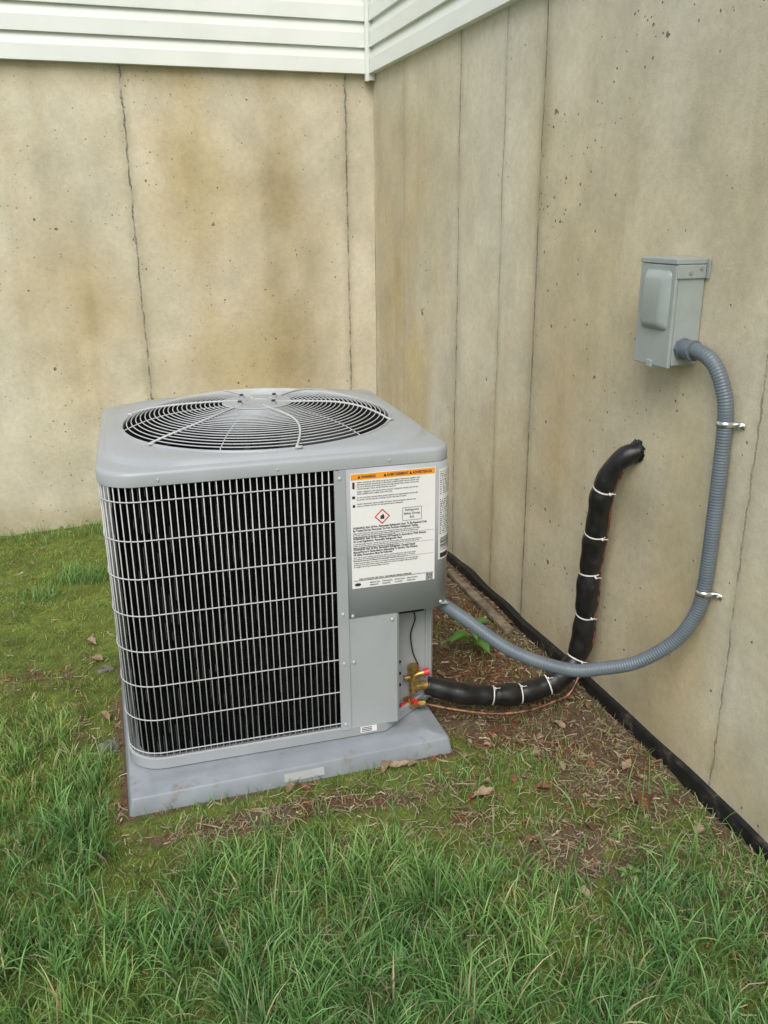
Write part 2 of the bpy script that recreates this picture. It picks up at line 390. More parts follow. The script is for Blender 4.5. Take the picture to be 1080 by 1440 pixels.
# moss
n=200000;x=rng.uniform(-3.0,0,n);y=rng.uniform(-3.4,0,n);dm=dirtmask(x,y)
pr=(.2+.8*ss(.38,.56,fbm(x,y,8,4,91)))*(1-.93*dm)*(1-.8*lush(x,y))
k=(rng.random(n)<pr)&okpos(x,y);x,y=x[k],y[k];n=len(x)
V,F,C=blades(x,y,rng.uniform(.005,.015,n),rng.uniform(.0016,.0034,n),pal(n,'moss')*(.4+1.2*fbm(x,y,9,3,95))[:,None],2,.7,1.2)
mk('moss',V,F,M['litter'],None,True,C)
# litter
def flats(x,y,L,W,col,lift=.006):
    n=len(x);a=rng.random(n)*np.pi*2;z=gz(x,y)+rng.uniform(.0,lift,n);ti=rng.normal(0,.12,n)
    dx,dy=np.cos(a),np.sin(a);t=np.array([-.5,0,.5]);V=np.zeros((n,3,2,3));bend=rng.normal(0,.12,n)*L
    for s,sg in ((0,-1),(1,1)):
        V[:,:,s,0]=x[:,None]+dx[:,None]*L[:,None]*t-dy[:,None]*(sg*W[:,None]*.5+bend[:,None]*(t**2)*4)
        V[:,:,s,1]=y[:,None]+dy[:,None]*L[:,None]*t+dx[:,None]*(sg*W[:,None]*.5+bend[:,None]*(t**2)*4)
        V[:,:,s,2]=z[:,None]+L[:,None]*t*ti[:,None]+sg*W[:,None]*rng.normal(0,.2,n)[:,None]
    b=(np.arange(n)*6)[:,None]+np.arange(2)[None]*2
    F=np.stack([b,b+1,b+3,b+2],-1).reshape(-1,4)
    return V.reshape(-1,3),F,np.repeat(col,6,0)
n=52000;x=rng.uniform(-2.2,-.015,n);y=rng.uniform(-3.7,-.02,n);dm=dirtmask(x,y)
k=(rng.random(n)<np.clip(dm*1.0+.04,0,1))&(padd(x,y)>.01);x,y=x[k],y[k];n=len(x)
r=rng.random(n)[:,None];r2=rng.random(n)
col=np.array([.13,.09,.055])*(1-r)+np.array([.36,.28,.19])*r
redz=ss(.45,.6,fbm(x,y,4,3,61));col=np.where((r2<.40*redz+.06)[:,None],np.array([.21,.09,.045])*(.6+r),col)
col=np.where((r2>.86)[:,None],np.array([.50,.44,.32])*(.6+.6*r),col)
g1=flats(x,y,rng.uniform(.006,.036,n),rng.uniform(.0012,.005,n),col,.008)
n=2600;x=rng.uniform(-1.4,-.02,n);y=rng.uniform(-3.9,-2.5,n);k=okpos(x,y);x,y=x[k],y[k];n=len(x)
g2=flats(x,y,rng.uniform(.02,.07,n),rng.uniform(.001,.0024,n),np.array([.46,.40,.26])*rng.uniform(.4,1.0,n)[:,None],.025)
V,F,C=cat([g1,g2]);mk('mulch',V,F,M['litter'],None,False,C)
# dead leaves
LV=[];LF=[];LC=[];o=0
def leaf(cx,cy,L,col,lift=.01):
    global o
    a=random.random()*6.28;cu=random.uniform(.3,1.4);tz=random.uniform(-.4,.5);z=float(gz(np.array([cx]),np.array([cy]))[0])+lift
    nu,nv=9,5;asp=random.uniform(.22,.36)
    for i in range(nu):
        t=i/(nu-1);w=L*asp*math.sin(math.pi*min(1,t*.92+.06))**.8*(1+.3*random.uniform(-1,1))
        for j in range(nv):
            s=(j/(nv-1)-.5)*2;lx=(t-.5)*L;ly=s*w;lz=cu*w*s*s+tz*lx*.5+math.sin(t*5+cx*40)*L*.06+random.uniform(-1,1)*L*.025
            LV.append((cx+lx*math.cos(a)-ly*math.sin(a),cy+lx*math.sin(a)+ly*math.cos(a),z+lz));k=random.uniform(.7,1.15);LC.append([c*k for c in col])
    for i in range(nu-1):
        for j in range(nv-1): q=o+i*nv+j;LF.append((q,q+1,q+nv+1,q+nv))
    o+=nu*nv
cols=[(.20,.12,.07),(.28,.20,.13),(.16,.10,.06),(.34,.26,.18),(.22,.10,.06)]
for i in range(260):
    x=random.uniform(-.55,-.03);y=random.uniform(-2.9,-.9)
    if padd(x,y)<.01: continue
    leaf(x,y,random.uniform(.012,.036),random.choice(cols),.003)
for (x,y,l) in ((-.17,-2.86,.07),(-.40,-2.72,.045),(-.74,-2.485,.06),(-.78,-2.48,.05),(-.70,-2.49,.04),(-1.02,-2.50,.045),(-1.06,-2.49,.04),(-.10,-3.0,.04),(-.3,-2.65,.04),(-.12,-2.7,.05),(-1.54,-1.95,.045),(-1.56,-1.55,.05),(-1.58,-1.4,.045),(-.5,-3.1,.035),(-.2,-2.45,.05),(-.56,-2.68,.06),(-.60,-2.69,.04)):
    leaf(x,y,l,random.choice(cols[:2]+cols[3:]),.012)
mk('dead_leaves',LV,LF,M['litter'],None,True,np.array(LC))
def rock(cx,cy,r,h):
    import bmesh
    bm=bmesh.new();bmesh.ops.create_icosphere(bm,subdivisions=3,radius=1)
    sd=random.random()*50
    for v in bm.verts:
        k=1+.6*(float(vnoise(np.array([v.co.x*1.9+sd]),np.array([v.co.y*1.9+v.co.z*1.3+sd]),5)[0])-.5)
        v.co=Vector((cx+v.co.x*k*r,cy+v.co.y*k*r*.75,v.co.z*k*h+h*.1))
    me=D.meshes.new('rock');bm.to_mesh(me);bm.free();me.materials.append(M['stone']);me.polygons.foreach_set('use_smooth',[True]*len(me.polygons))
    link(D.objects.new('rock',me))
for a in ((-1.535,-2.12,.030,.026),(-1.53,-1.62,.028,.014)): rock(*a)
g=G();g.add([(-.085,-1.25,.012),(-.055,-1.24,.012),(-.055,-1.85,.008),(-.095,-1.86,.008),(-.085,-1.25,.03),(-.055,-1.24,.03),(-.055,-1.85,.026),(-.095,-1.86,.026)],[(0,1,2,3),(4,7,6,5),(0,4,5,1),(1,5,6,2),(2,6,7,3),(3,7,4,0)])
g.mesh('wooden_board',M['board'],None,False,.003)
def weed(cx,cy,H0,nl,L,col):
    V=[];F=[];C=[]
    z0=float(gz(np.array([cx]),np.array([cy]))[0])
    st=G();st.tube([(cx,cy,z0-.005),(cx+.004,cy,z0+H0*.5),(cx,cy+.003,z0+H0)],.0018,6)
    V+=st.v;F+=[f for f in st.f];C+=[col]*len(st.v)
    for i in range(nl):
        a=i*2.4+random.uniform(-.3,.3);t=.35+.65*i/max(1,nl-1);l=L*(1.15-.5*t)*random.uniform(.85,1.1);zz=z0+H0*t
        b=len(V);nu,nv=8,5
        for u in range(nu):
            tt=u/(nu-1);w=l*.27*math.sin(math.pi*tt**.8)**.9
            for v in range(nv):
                s=(v/(nv-1)-.5)*2;rr=.008+tt*l;lz=zz+.5*l*tt-.6*l*tt*tt+abs(s)*w*.35
                V.append((cx+rr*math.cos(a)-s*w*math.sin(a),cy+rr*math.sin(a)+s*w*math.cos(a),lz))
                C.append([c*(1.25 if abs(s)<.1 else random.uniform(.85,1.05)) for c in col])
        for u in range(nu-1):
            for v in range(nv-1): q=b+u*nv+v;F.append((q,q+1,q+nv+1,q+nv))
    mk('weed_plant',V,F,M['grass'],None,True,np.array(C))
weed(-.27,-1.94,.13,10,.105,(.12,.28,.06));weed(-.36,-3.08,.015,6,.030,(.20,.36,.11));weed(-.30,-3.14,.012,5,.026,(.20,.36,.11))
# ---------------------------------------------------------------- pad
def rrect(x0,y0,x1,y1,rad,z,n=8,cham=None):
    pts=[];cs=[(x0,y0,rad[0],180),(x1,y0,rad[1],270),(x1,y1,rad[2],0),(x0,y1,rad[3],90)]
    for i,(cx,cy,r,a0) in enumerate(cs):
        if i==1 and cham:
            ca,cb=cham
            for k in range(n):
                t=k/(n-1);pts.append((x1-ca*(1-t),y0+cb*t,z))
            continue
        ox=cx+(r if cx==x0 else -r);oy=cy+(r if cy==y0 else -r)
        for k in range(n):
            a=math.radians(a0+90*k/(n-1));pts.append((ox+r*math.cos(a),oy+r*math.sin(a),z))
    return pts
pad=D.objects.new('equipment_pad',None);link(pad);pad.location=(PX,PY,0);pad.rotation_euler=(0,0,PR)
g=G();PD=.95
def prr(i,z,r=.010): return rrect(i,i,PW-i,PD-i,(r,)*4,z)
g.loft([prr(.0,-.03),prr(.0,.0),prr(.008,.040),prr(.0095,.0425),prr(.012,.044),prr(.046,.047),prr(.049,.049),prr(.07,.05)],True,True)
g.mesh('pad_body',M['pad'],pad,True)
g=G();g.add([(.42,-.0003,.008),(.535,-.0003,.008),(.535,.0042,.032),(.42,.0042,.032)],[(0,1,2,3)])
g.mesh('pad_label',simple('pad_label_mat',(.44,.46,.48),.5),pad)
# ---------------------------------------------------------------- AC unit
ac=D.objects.new('air_conditioner_unit',None);link(ac);ac.location=(AX,AY,0);ac.rotation_euler=(0,0,AR)
W,DP=.931,.881;ZB,ZL,ZT=.050,.871,.911
def w2l(p):
    dx,dy=p[0]-AX,p[1]-AY;c,s=math.cos(-AR),math.sin(-AR);return (dx*c-dy*s,dx*s+dy*c,p[2])
RAD=(.10,.055,.055,.10)
def ring(i,z,n=10): return rrect(i,i,W-i,DP-i,tuple(max(.01,r-i) for r in RAD),z,n)
def ringR(i,z,r): return rrect(i,i,W-i,DP-i,(r,)*4,z,12)
g=G();cx,cy=W/2,DP/2
def circ(r,z,src):
    return [(cx+r*math.cos(math.atan2(p[1]-cy,p[0]-cx)),cy+r*math.sin(math.atan2(p[1]-cy,p[0]-cx)),z) for p in src]
def dens(rg,k=6):
    o=[];n=len(rg)
    for i in range(n):
        a,b=rg[i],rg[(i+1)%n];m=24 if i%12==11 else 1
        for j in range(m): t=j/m;o.append((a[0]+(b[0]-a[0])*t,a[1]+(b[1]-a[1])*t,a[2]))
    return o
Rr=.405
rings=[dens(ring(i,z,12)) for i,z in ((.02,ZL+.004),(.003,ZL),(0,ZL+.002),(-.001,ZL+.029),(.002,ZL+.036),(.007,ZL+.0395),(.012,ZL+.0405))]
rings+=[dens(ringR(.016,ZL+.041,.19)),dens(ringR(.018,ZL+.043,.20)),dens(ringR(.023,ZL+.053,.21)),dens(ringR(.027,ZL+.0555,.21))]
base=rings[-1]
def blend(t,z):
    c=circ(Rr,z,base);return [(a[0]*(1-t)+b[0]*t,a[1]*(1-t)+b[1]*t,z) for a,b in zip(base,c)]
rings+=[blend(.6,.9275),blend(1,.928),circ(Rr-.002,.932,base),circ(Rr-.006,.933,base),circ(Rr-.010,.929,base),circ(Rr-.010,.86,base)]
g.loft(rings);g.mesh('top_cover',M['paint'],ac,True)
g=G();g.loft([circ(Rr-.0115,.920,base),circ(Rr-.014,.78,base),circ(Rr-.03,.62,base)]);g.mesh('fan_shroud',M['dark'],ac,True)
# grille
g=G()
def dome(r):
    t=min(1,r/.400);return .930+.046*(1-t**4)
nr=23
for i in range(nr):
    r=.102+(.398-.102)*i/(nr-1);a=np.linspace(0,2*np.pi,97)[:-1]
    g.tube(np.stack([cx+r*np.cos(a),cy+r*np.sin(a),np.full(96,dome(r))],1),.0017,6,True)
g.mesh('fan_grille_rings',M['ringwire'],ac,True,0,False)
g=G()
for k in range(6):
    a0=math.radians(-85+60*k)-AR;rs=np.linspace(.05,.406,26)
    aa=a0+.16*np.sin((rs-.05)/.34*np.pi)
    pts=np.stack([cx+rs*np.cos(aa),cy+rs*np.sin(aa),np.array([dome(min(r,.398)) for r in rs])+.0030],1);pts[-1,2]-=.002
    g.tube(pts,.0034,8)
    a1=a0+math.radians(30);rs=np.linspace(.10,.399,20);g.tube(np.stack([cx+rs*np.cos(a1),cy+rs*np.sin(a1),np.array([dome(r) for r in rs])-.003],1),.0016,6)
    ex,ey=cx+.404*math.cos(a0),cy+.404*math.sin(a0);g.box(ex-.008,ey-.005,.930,ex+.008,ey+.005,.936)
g.mesh('fan_grille_spokes',M['wire'],ac,True,0,False)
g=G();n=32
def disc(r,z): return [(cx+r*math.cos(2*math.pi*k/n),cy+r*math.sin(2*math.pi*k/n),z) for k in range(n)]
HZ=.006
g.loft([disc(.104,.967+HZ),disc(.106,.971+HZ),disc(.102,.9745+HZ),disc(.035,.9755+HZ),disc(.033,.973+HZ)],True,True)
for k in range(4):
    a=math.radians(35+90*k);bx,by=cx+.070*math.cos(a),cy+.070*math.sin(a)
    g.loft([[(bx+.009*math.cos(j*math.pi/3),by+.009*math.sin(j*math.pi/3),z) for j in range(6)] for z in (.975+HZ,.982+HZ)],False,True)
g.mesh('grille_hub',M['paint'],ac,True)
g=G()
for k in range(4):
    a=math.radians(35+90*k);bx,by=cx+.070*math.cos(a),cy+.070*math.sin(a)
    g.loft([[(bx+.006*math.cos(j*math.pi/3),by+.006*math.sin(j*math.pi/3),z) for j in range(6)] for z in (.982+HZ,.987+HZ)],False,True)
g.mesh('hub_bolts',M['fan'],ac,True)
g=G();g.loft([disc(.075,.80),disc(.08,.81),disc(.08,.93),disc(.07,.94)],True,True);g.mesh('fan_motor',M['fan'],ac,True)
g=G()
for k in range(5):
    a0=k*2*math.pi/5+.3;V=[];nu,nv=10,8
    for i in range(nu):
        r=.07+.29*i/(nu-1);span=.42+.28*i/(nu-1)
        for j in range(nv):
            t=j/(nv-1)-.5;a=a0+t*span+.25*(i/(nu-1));z=.835+t*.10*(1-.3*i/nu)+.015*math.cos(t*3)
            V.append((cx+r*math.cos(a),cy+r*math.sin(a),z))
    g.add(V,[(i*nv+j,i*nv+j+1,(i+1)*nv+j+1,(i+1)*nv+j) for i in range(nu-1) for j in range(nv-1)])
g.mesh('fan_blades',M['fan'],ac,True)
g=G();g.box(.06,.06,.40,W-.06,DP-.06,.41);g.mesh('inner_deck',M['dark'],ac)
def path(inset,x_start=.605,end='br',step=.004):
    r=RAD[0]-inset;P=[(x_start,inset),(RAD[0],inset)]
    for k in range(1,13): a=math.radians(270-90*k/12);P.append((RAD[0]+r*math.cos(a),RAD[0]+r*math.sin(a)))
    P.append((inset,DP-RAD[3]))
    for k in range(1,13): a=math.radians(180-90*k/12);P.append((RAD[3]+r*math.cos(a),DP-RAD[3]+r*math.sin(a)))
    P.append((W-.06,DP-inset))
    P=np.array(P);d=np.r_[0,np.cumsum(np.linalg.norm(np.diff(P,axis=0),axis=1))]
    s=np.arange(0,d[-1],step);return np.stack([np.interp(s,d,P[:,0]),np.interp(s,d,P[:,1])],1)
A=path(.030,.61,step=.0045);B=path(.040,.61,step=.0045);n=min(len(A),len(B))
Q=np.array([A[i] if i%2 else B[i] for i in range(n)])
V=[(x,y,z) for z in (.075,.872) for x,y in Q];g=G();g.add(V,[(i,i+1,n+i+1,n+i) for i in range(n-1)]);g.mesh('condenser_coil',M['coil'],ac)
g=G();wq=path(.026,.605,step=.0175)
for i,(x,y) in enumerate(wq[:62]):
    z=.09
    while z<.86:
        l=random.uniform(.02,.09)
        if random.random()<.35: g.box(x-.0012,y-.0012,z,x+.0012,y+.0012,min(.865,z+l))
        z+=l+random.uniform(.01,.05)
g.mesh('fin_edges',simple('fin_edge',(.05,.05,.05),.4),ac)
# wire guard
g=G();wp=path(.004,.602,step=.0172)
for x,y in wp: g.tube([(x,y,.070),(x,y,.5),(x,y,.873)],.00165,6)
hp=path(.0015,.607,step=.012)
for z in [.102+.1045*i for i in range(8)]: g.tube([(x,y,z) for x,y in hp],.0018,6)
g.mesh('wire_guard',M['wire'],ac,True,0,False)
# base pan
g=G()
def bp(i,z): return rrect(i-.002,i-.002,W-i+.002,DP-i+.002,(.10,.05,.05,.10),z,8,(.20-i*.4,.15-i*.4))
g.loft([bp(.006,ZB),bp(0,ZB+.004),bp(0,ZB+.034),bp(.005,ZB+.037),bp(.012,ZB+.034),bp(.016,ZB+.018)],True,True);g.mesh('base_pan',M['paint'],ac,True)
def sheet(pts,z0,z1,th=.0012):
    g=G();n=len(pts);V=[(x,y,z) for z in (z0,z1) for x,y in pts];g.add(V,[(i,i+1,n+i+1,n+i) for i in range(n-1)]);return g
def solidify(o,t=.0025):
    m=o.modifiers.new('s','SOLIDIFY');m.thickness=t;m.offset=-1
def corner(off,x0,y1,k=10):
    r=.055+off;P=[(x0,-off)]
    for j in range(k+1):
        a=math.radians(270+90*j/k);P.append((W-.055+r*math.cos(a),.055+r*math.sin(a)))
    P.append((W+off,y1));return P
zpb=.438
g=sheet(corner(.003,.612,.32),zpb,ZL+.001);o=g.mesh('service_panel',M['paint'],ac,True);solidify(o)
g=sheet([(.597,-.0015),(.597,-.0045),(.628,-.0045),(.628,-.0015)],ZB+.03,ZL+.001);g.mesh('panel_edge_trim',M['paint'],ac)
g=sheet([(W,.32),(W,DP-.055)]+[(W-.055+.055*math.cos(math.radians(a)),DP-.055+.055*math.sin(math.radians(a))) for a in range(0,91,10)]+[(.85,DP)],ZB+.03,ZL+.001);o=g.mesh('side_panel',M['paint'],ac,True);solidify(o)
g=sheet([(.628,-.001),(.770,-.001),(.778,.006),(.778,.11)],ZB+.03,zpb);o=g.mesh('lower_front_panel',M['paint'],ac);solidify(o)
g=sheet([(.778,.118),(.915,.118),(.922,.125),(.922,.33)],ZB+.02,zpb+.002);o=g.mesh('valve_plate',M['paint'],ac);solidify(o)
g=G();g.box(.63,.004,zpb+.004,W-.006,.31,zpb+.007);g.mesh('panel_floor',M['paint'],ac)
g=G();g.box(.79,.114,.10,.80,.118,.42);g.box(.895,.112,.10,.903,.118,.42);g.mesh('valve_plate_ribs',M['paint'],ac,False,.001)
g=G()
for zz in (.13,.17,.21): g.loft([[(.812+rr_*math.cos(j*math.pi/6),yy_,zz+rr_*math.sin(j*math.pi/6)) for j in range(12)][::-1] for rr_,yy_ in ((.006,.1155),(.0058,.1150))],False,True)
g.mesh('plate_holes',M['dark'],ac)
g=G()
def screw(x,z,y=-.004,r=.0048):
    g.loft([[(x+rr*math.cos(j*math.pi/4),yy,z+rr*math.sin(j*math.pi/4)) for j in range(8)][::-1] for rr,yy in ((r,y+.002),(r,y-.001),(r*.6,y-.003))],False,True)
for x,z in ((.612,.85),(.612,.455),(.900,.455),(.640,.445),(.612,.30),(.612,.10),(.755,.42),(.64,.30)): screw(x,z,-.0045)
for x,z in ((.15,.888),(.45,.888),(.75,.888)): screw(x,z,-.001,.003)
g.mesh('screws',M['wire'],ac,True)
lab=D.objects.new('warning_label',None);link(lab,ac)
def plate(name,x0,z0,x1,z1,y,mat,parent=lab):
    g=G();g.add([(x0,y,z0),(x1,y,z0),(x1,y,z1),(x0,y,z1)],[(0,1,2,3)]);return g.mesh(name,mat,parent)
SX0,SX1,SZ0,SZ1=.640,.880,.528,.860;ys_=-.0055
plate('label_sheet',SX0,SZ0,SX1,SZ1,ys_,M['white']);plate('label_header',SX0+.002,SZ1-.018,SX1-.002,SZ1-.002,ys_-.0006,M['orange'])
def text(s,x,z,size,mat=M['ink'],sx=1,align='LEFT',y=ys_-.0012,bold=.00008):
    c=D.curves.new('label_text','FONT');c.body=s;c.size=size;c.align_x=align;c.offset=bold;c.resolution_u=2
    o=D.objects.new('label_text',c);c.materials.append(mat);link(o,lab);o.location=(x,y,z);o.rotation_euler=(math.pi/2,0,0);o.scale=(sx,1,1);return o
for i,s in enumerate(('WARNING','AVERTISSEMENT','ADVERTENCIA')): text(s,SX0+.030+i*.072,SZ1-.0138,.0104,M['ink'],.80,bold=.0003)
for i in range(3):
    g=G();tx=SX0+.0245+i*.072;g.add([(tx-.0045,ys_-.0012,SZ1-.014),(tx+.0045,ys_-.0012,SZ1-.014),(tx,ys_-.0012,SZ1-.0055)],[(0,1,2)]);g.mesh('label_triangle',M['ink'],lab)
wd="risk of electric shock can cause injury or death disconnect all remote electric power supplies before servicing install and service only qualified personnel read manual keep panels closed flammable refrigerant used safety group replace parts with original do not puncture tubing lesions ou la mort couper toutes les alimentations peligro desconecte fuentes".split()
def para(x0,x1,z,lh,k,size):
    for i in range(k):
        s='';
        while len(s)*size*.50<(x1-x0)*.96: s+=random.choice(wd)+' '
        s=s[:int((x1-x0)/(size*.50))]
        if i==k-1: s=s[:int(len(s)*random.uniform(.5,.85))]
        text(s,x0,z-i*lh,size)
para(SX0+.018,SX1-.006,.8335,.0060,4,.0054);para(SX0+.018,SX1-.006,.8075,.0060,2,.0054)
g=G();g.box(SX0+.006,ys_-.001,.818,SX0+.012,ys_-.0005,.836);g.box(SX0+.005,ys_-.001,.790,SX0+.013,ys_-.0005,.797);g.box(SX0+.006,ys_-.001,.766,SX0+.013,ys_-.0005,.773);g.mesh('label_icons',M['ink'],lab)
for i in range(2): para(SX0+.018,SX1-.006,.791-i*.018,.006,2,.0054)
dx,dz=.728,.733
def dia(r,y,mat,nm):
    g=G();g.add([(dx-r,y,dz),(dx,y,dz-r),(dx+r,y,dz),(dx,y,dz+r)],[(0,1,2,3)]);g.mesh(nm,mat,lab)
dia(.022,ys_-.0006,M['lred'],'hazard_diamond');dia(.0175,ys_-.0011,M['white'],'hazard_diamond_inner')
g=G();g.add([(dx-.005,ys_-.0016,dz-.007),(dx+.005,ys_-.0016,dz-.007),(dx+.006,ys_-.0016,dz),(dx+.002,ys_-.0016,dz+.009),(dx-.001,ys_-.0016,dz+.003),(dx-.004,ys_-.0016,dz+.005),(dx-.006,ys_-.0016,dz-.002)],[(0,1,2,3,4,5,6)]);g.mesh('flame_symbol',M['ink'],lab)
def frame(x0,z0,x1,z1,t=.0009):
    g=G();y=ys_-.0012
    for a in ((x0,z0,x1,z0+t),(x0,z1-t,x1,z1),(x0,z0+t,x0+t,z1-t),(x1-t,z0+t,x1,z1-t)): g.add([(a[0],y,a[1]),(a[2],y,a[1]),(a[2],y,a[3]),(a[0],y,a[3])],[(0,1,2,3)])
    g.mesh('label_frame',M['ink'],lab)
frame(.785,.714,.840,.752)
for i,s in enumerate(('Refrigerant','Safety Group','A2L')): text(s,.8125,.742-i*.0105,.0088,align='CENTER')
blk=[("WARNING: Risk Of Fire. Flammable Refrigerant Used. To Be Repaired Only","By Trained Service Personnel. Do Not Puncture Refrigerant Tubing."),
("WARNING: Risk Of Fire. Dispose Of Properly In Accordance With Federal","Or Local Regulations. Flammable Refrigerant Used."),
("WARNING: Risk Of Fire. Flammable Refrigerant. Consult Repair","Manual/Owner's Guide Before Attempting To Service This Product.","All Safety Precautions Must Be Followed.")]
z=.7035
for b in blk:
    for s in b: text(s,SX0+.005,z,.0082,sx=.82,bold=.00022);z-=.0076
    para(SX0+.005,SX1-.006,z+.0008,.0052,3,.0048);z-=.0160
    g=G();g.add([(SX0+.004,ys_-.0012,z+.0075),(SX1-.004,ys_-.0012,z+.0075),(SX1-.004,ys_-.0012,z+.0081),(SX0+.004,ys_-.0012,z+.0081)],[(0,1,2,3)]);g.mesh('label_rule',M['ink'],lab)
para(SX0+.005,SX1-.006,z,.0056,3,.0052)
text("FOR OUTDOOR USE ONLY / MAXIMUM DESIGN PRESSURE",SX0+.02,.5535,.0058,bold=.00015)
g=G();g.add([(SX0+.004,ys_-.0012,.5510),(SX1-.004,ys_-.0012,.5510),(SX1-.004,ys_-.0012,.5522),(SX0+.004,ys_-.0012,.5522)],[(0,1,2,3)]);g.mesh('label_rule',M['ink'],lab)
g=G();n=21;q=.020/n
for i in range(n):
    for j in range(n):
        fin=(i<6 and j<6)or(i<6 and j>14)or(i>14 and j>14)
        if (fin and (min(i%15,5-i%15,j%15,5-j%15)in(0,) or (1<i%15<4 and 1<j%15<4))) or (not fin and random.random()<.5):
            x=SX1-.026+i*q;zz=.5295+j*q;g.add([(x,ys_-.0012,zz),(x+q,ys_-.0012,zz),(x+q,ys_-.0012,zz+q),(x,ys_-.0012,zz+q)],[(0,1,2,3)])
g.mesh('label_qr',M['ink'],lab)
for i in range(4): text(''.join(random.choice('0123456789AB-') for _ in range(11)),SX0+.05+i*.036,.541,.0052);text(''.join(random.choice('0123456789AB-') for _ in range(9)),SX0+.05+i*.036,.5335,.0052)
g=G();a=np.linspace(0,2*np.pi,25)[:-1];g.add([(SX0+.016+.009*math.cos(t),ys_-.0012,.540+.0045*math.sin(t)) for t in a],[tuple(range(24))]);g.mesh('label_oval',M['ink'],lab)
def cpatch(s0,s1,z0,z1,off,mat,nm,gg=None):
    r=.055+off;k=6;P=[]
    for j in range(k+1):
        a=math.radians(270+s0+(s1-s0)*j/k);P.append((W-.055+r*math.cos(a),.055+r*math.sin(a)))
    g=gg or G();V=[(x,y,z) for z in (z0,z1) for x,y in P];n=k+1;g.add(V,[(i,i+1,n+i+1,n+i) for i in range(n-1)])
    if gg is None: g.mesh(nm,mat,lab,True)
cpatch(14,88,.585,.852,.0052,M['white'],'rating_label')
g=G()
for i in range(30):
    z=.842-i*.0062
    if 10<i<13: continue
    a=18
    while a<80:
        b=min(82,a+random.uniform(2,9));cpatch(a,b,z,z+.0020,.0060,None,None,g);a=b+random.uniform(2,7)
for i in range(9): cpatch(20,80,.612+i*.0045,.612+i*.0045+random.choice((.001,.002,.003)),.0060,None,None,g)
cpatch(20,55,.590,.604,.0060,None,None,g)
g.mesh('rating_label_print',M['ink'],lab)
plate('base_label',.655,.062,.705,.083,-.0045,M['white'],ac)
g=G();
for i in range(3): g.add([(.659,-.0052,.066+i*.0055),(.690,-.0052,.066+i*.0055),(.690,-.0052,.0685+i*.0055),(.659,-.0052,.0685+i*.0055)],[(0,1,2,3)])
g.mesh('base_label_print',M['ink'],ac)
def cyl(g,p0,p1,r,n=14): g.tube([p0,tuple((np.array(p0)+np.array(p1))/2),p1],r,n)
v1=np.array(w2l((-.622,-2.285,.150)));g=G()
cyl(g,v1+(0,.07,0),v1+(0,-.015,0),.013);cyl(g,v1+(0,0,-.04),v1+(0,0,.045),.013);cyl(g,v1+(0,0,.03),v1+(0,0,.052),.018,6);cyl(g,v1+(-.03,0,.012),v1+(0,0,.012),.008);cyl(g,v1+(-.0,0,-.02),v1+(.045,0,-.025),.014);cyl(g,v1+(0.0,-.005,.02),v1+(.035,-.01,.028),.009)
v2=np.array(w2l((-.640,-2.30,.075)));cyl(g,v2+(0,.07,0),v2+(0,-.01,0),.010);cyl(g,v2+(-.01,0,0),v2+(.05,0,0),.010);cyl(g,v2+(0,0,-.01),v2+(0,0,.028),.009);cyl(g,v2+(.03,0,0),v2+(.045,0,0),.013,6)
g.mesh('service_valves',M['brass'],ac,True)
g=G();cyl(g,v1+(.03,-.01,.027),v1+(.047,-.013,.031),.0115,12);cyl(g,v2+(-.032,-.004,-.002),v2+(-.008,0,0),.013,12);cyl(g,v2+(.008,-.012,.022),v2+(.012,-.03,.024),.008,10)
g.mesh('valve_caps',M['red'],ac,True)
g=G();b=np.array([.845,.105,0]);g.tube(spline([b+(-.012,0,.44),b+(0,-.005,.40),b+(.012,-.006,.36),b+(-.002,-.006,.31),b+(.004,-.006,.25),b+(.022,-.006,.20)],.01),.0022,6)
g.mesh('sensor_wire',M['dark'],ac,True)
# ---------------------------------------------------------------- lines
ins=D.objects.new('insulated_refrigerant_line',None);link(ins)
ip=spline([(.04,-2.462,.868),(.0,-2.452,.862),(-.035,-2.436,.846),(-.060,-2.412,.800),(-.070,-2.392,.73),(-.066,-2.372,.63),(-.061,-2.343,.466),(-.060,-2.336,.34),(-.063,-2.332,.216),(-.085,-2.33,.145),(-.13,-2.333,.10),(-.20,-2.335,.072),(-.30,-2.33,.062),(-.45,-2.312,.082),(-.575,-2.275,.118)],.006)
d=np.r_[0,np.cumsum(np.linalg.norm(np.diff(ip,axis=0),axis=1))];tot=d[-1]
r=np.interp(d,[0,.08,.16,.25,tot*.75,tot],[.024,.029,.031,.035,.035,.031])*(1+.05*np.sin(d*37)+.03*np.sin(d*83+1))
TS=(.205,.36,.495,.64,.80,.93,1.03,1.12)
for s in TS: r*=1-.09*np.exp(-((d-s)/.010)**2)
g=G();g.tube(ip,r,24)
g.mesh('foam_sleeve',M['foam'],ins,True,0,False)
def at(s):
    i=int(np.argmin(abs(d-s)));T=ip[min(i+2,len(ip)-1)]-ip[max(i-2,0)];return ip[i],T/np.linalg.norm(T),r[i]
g=G()
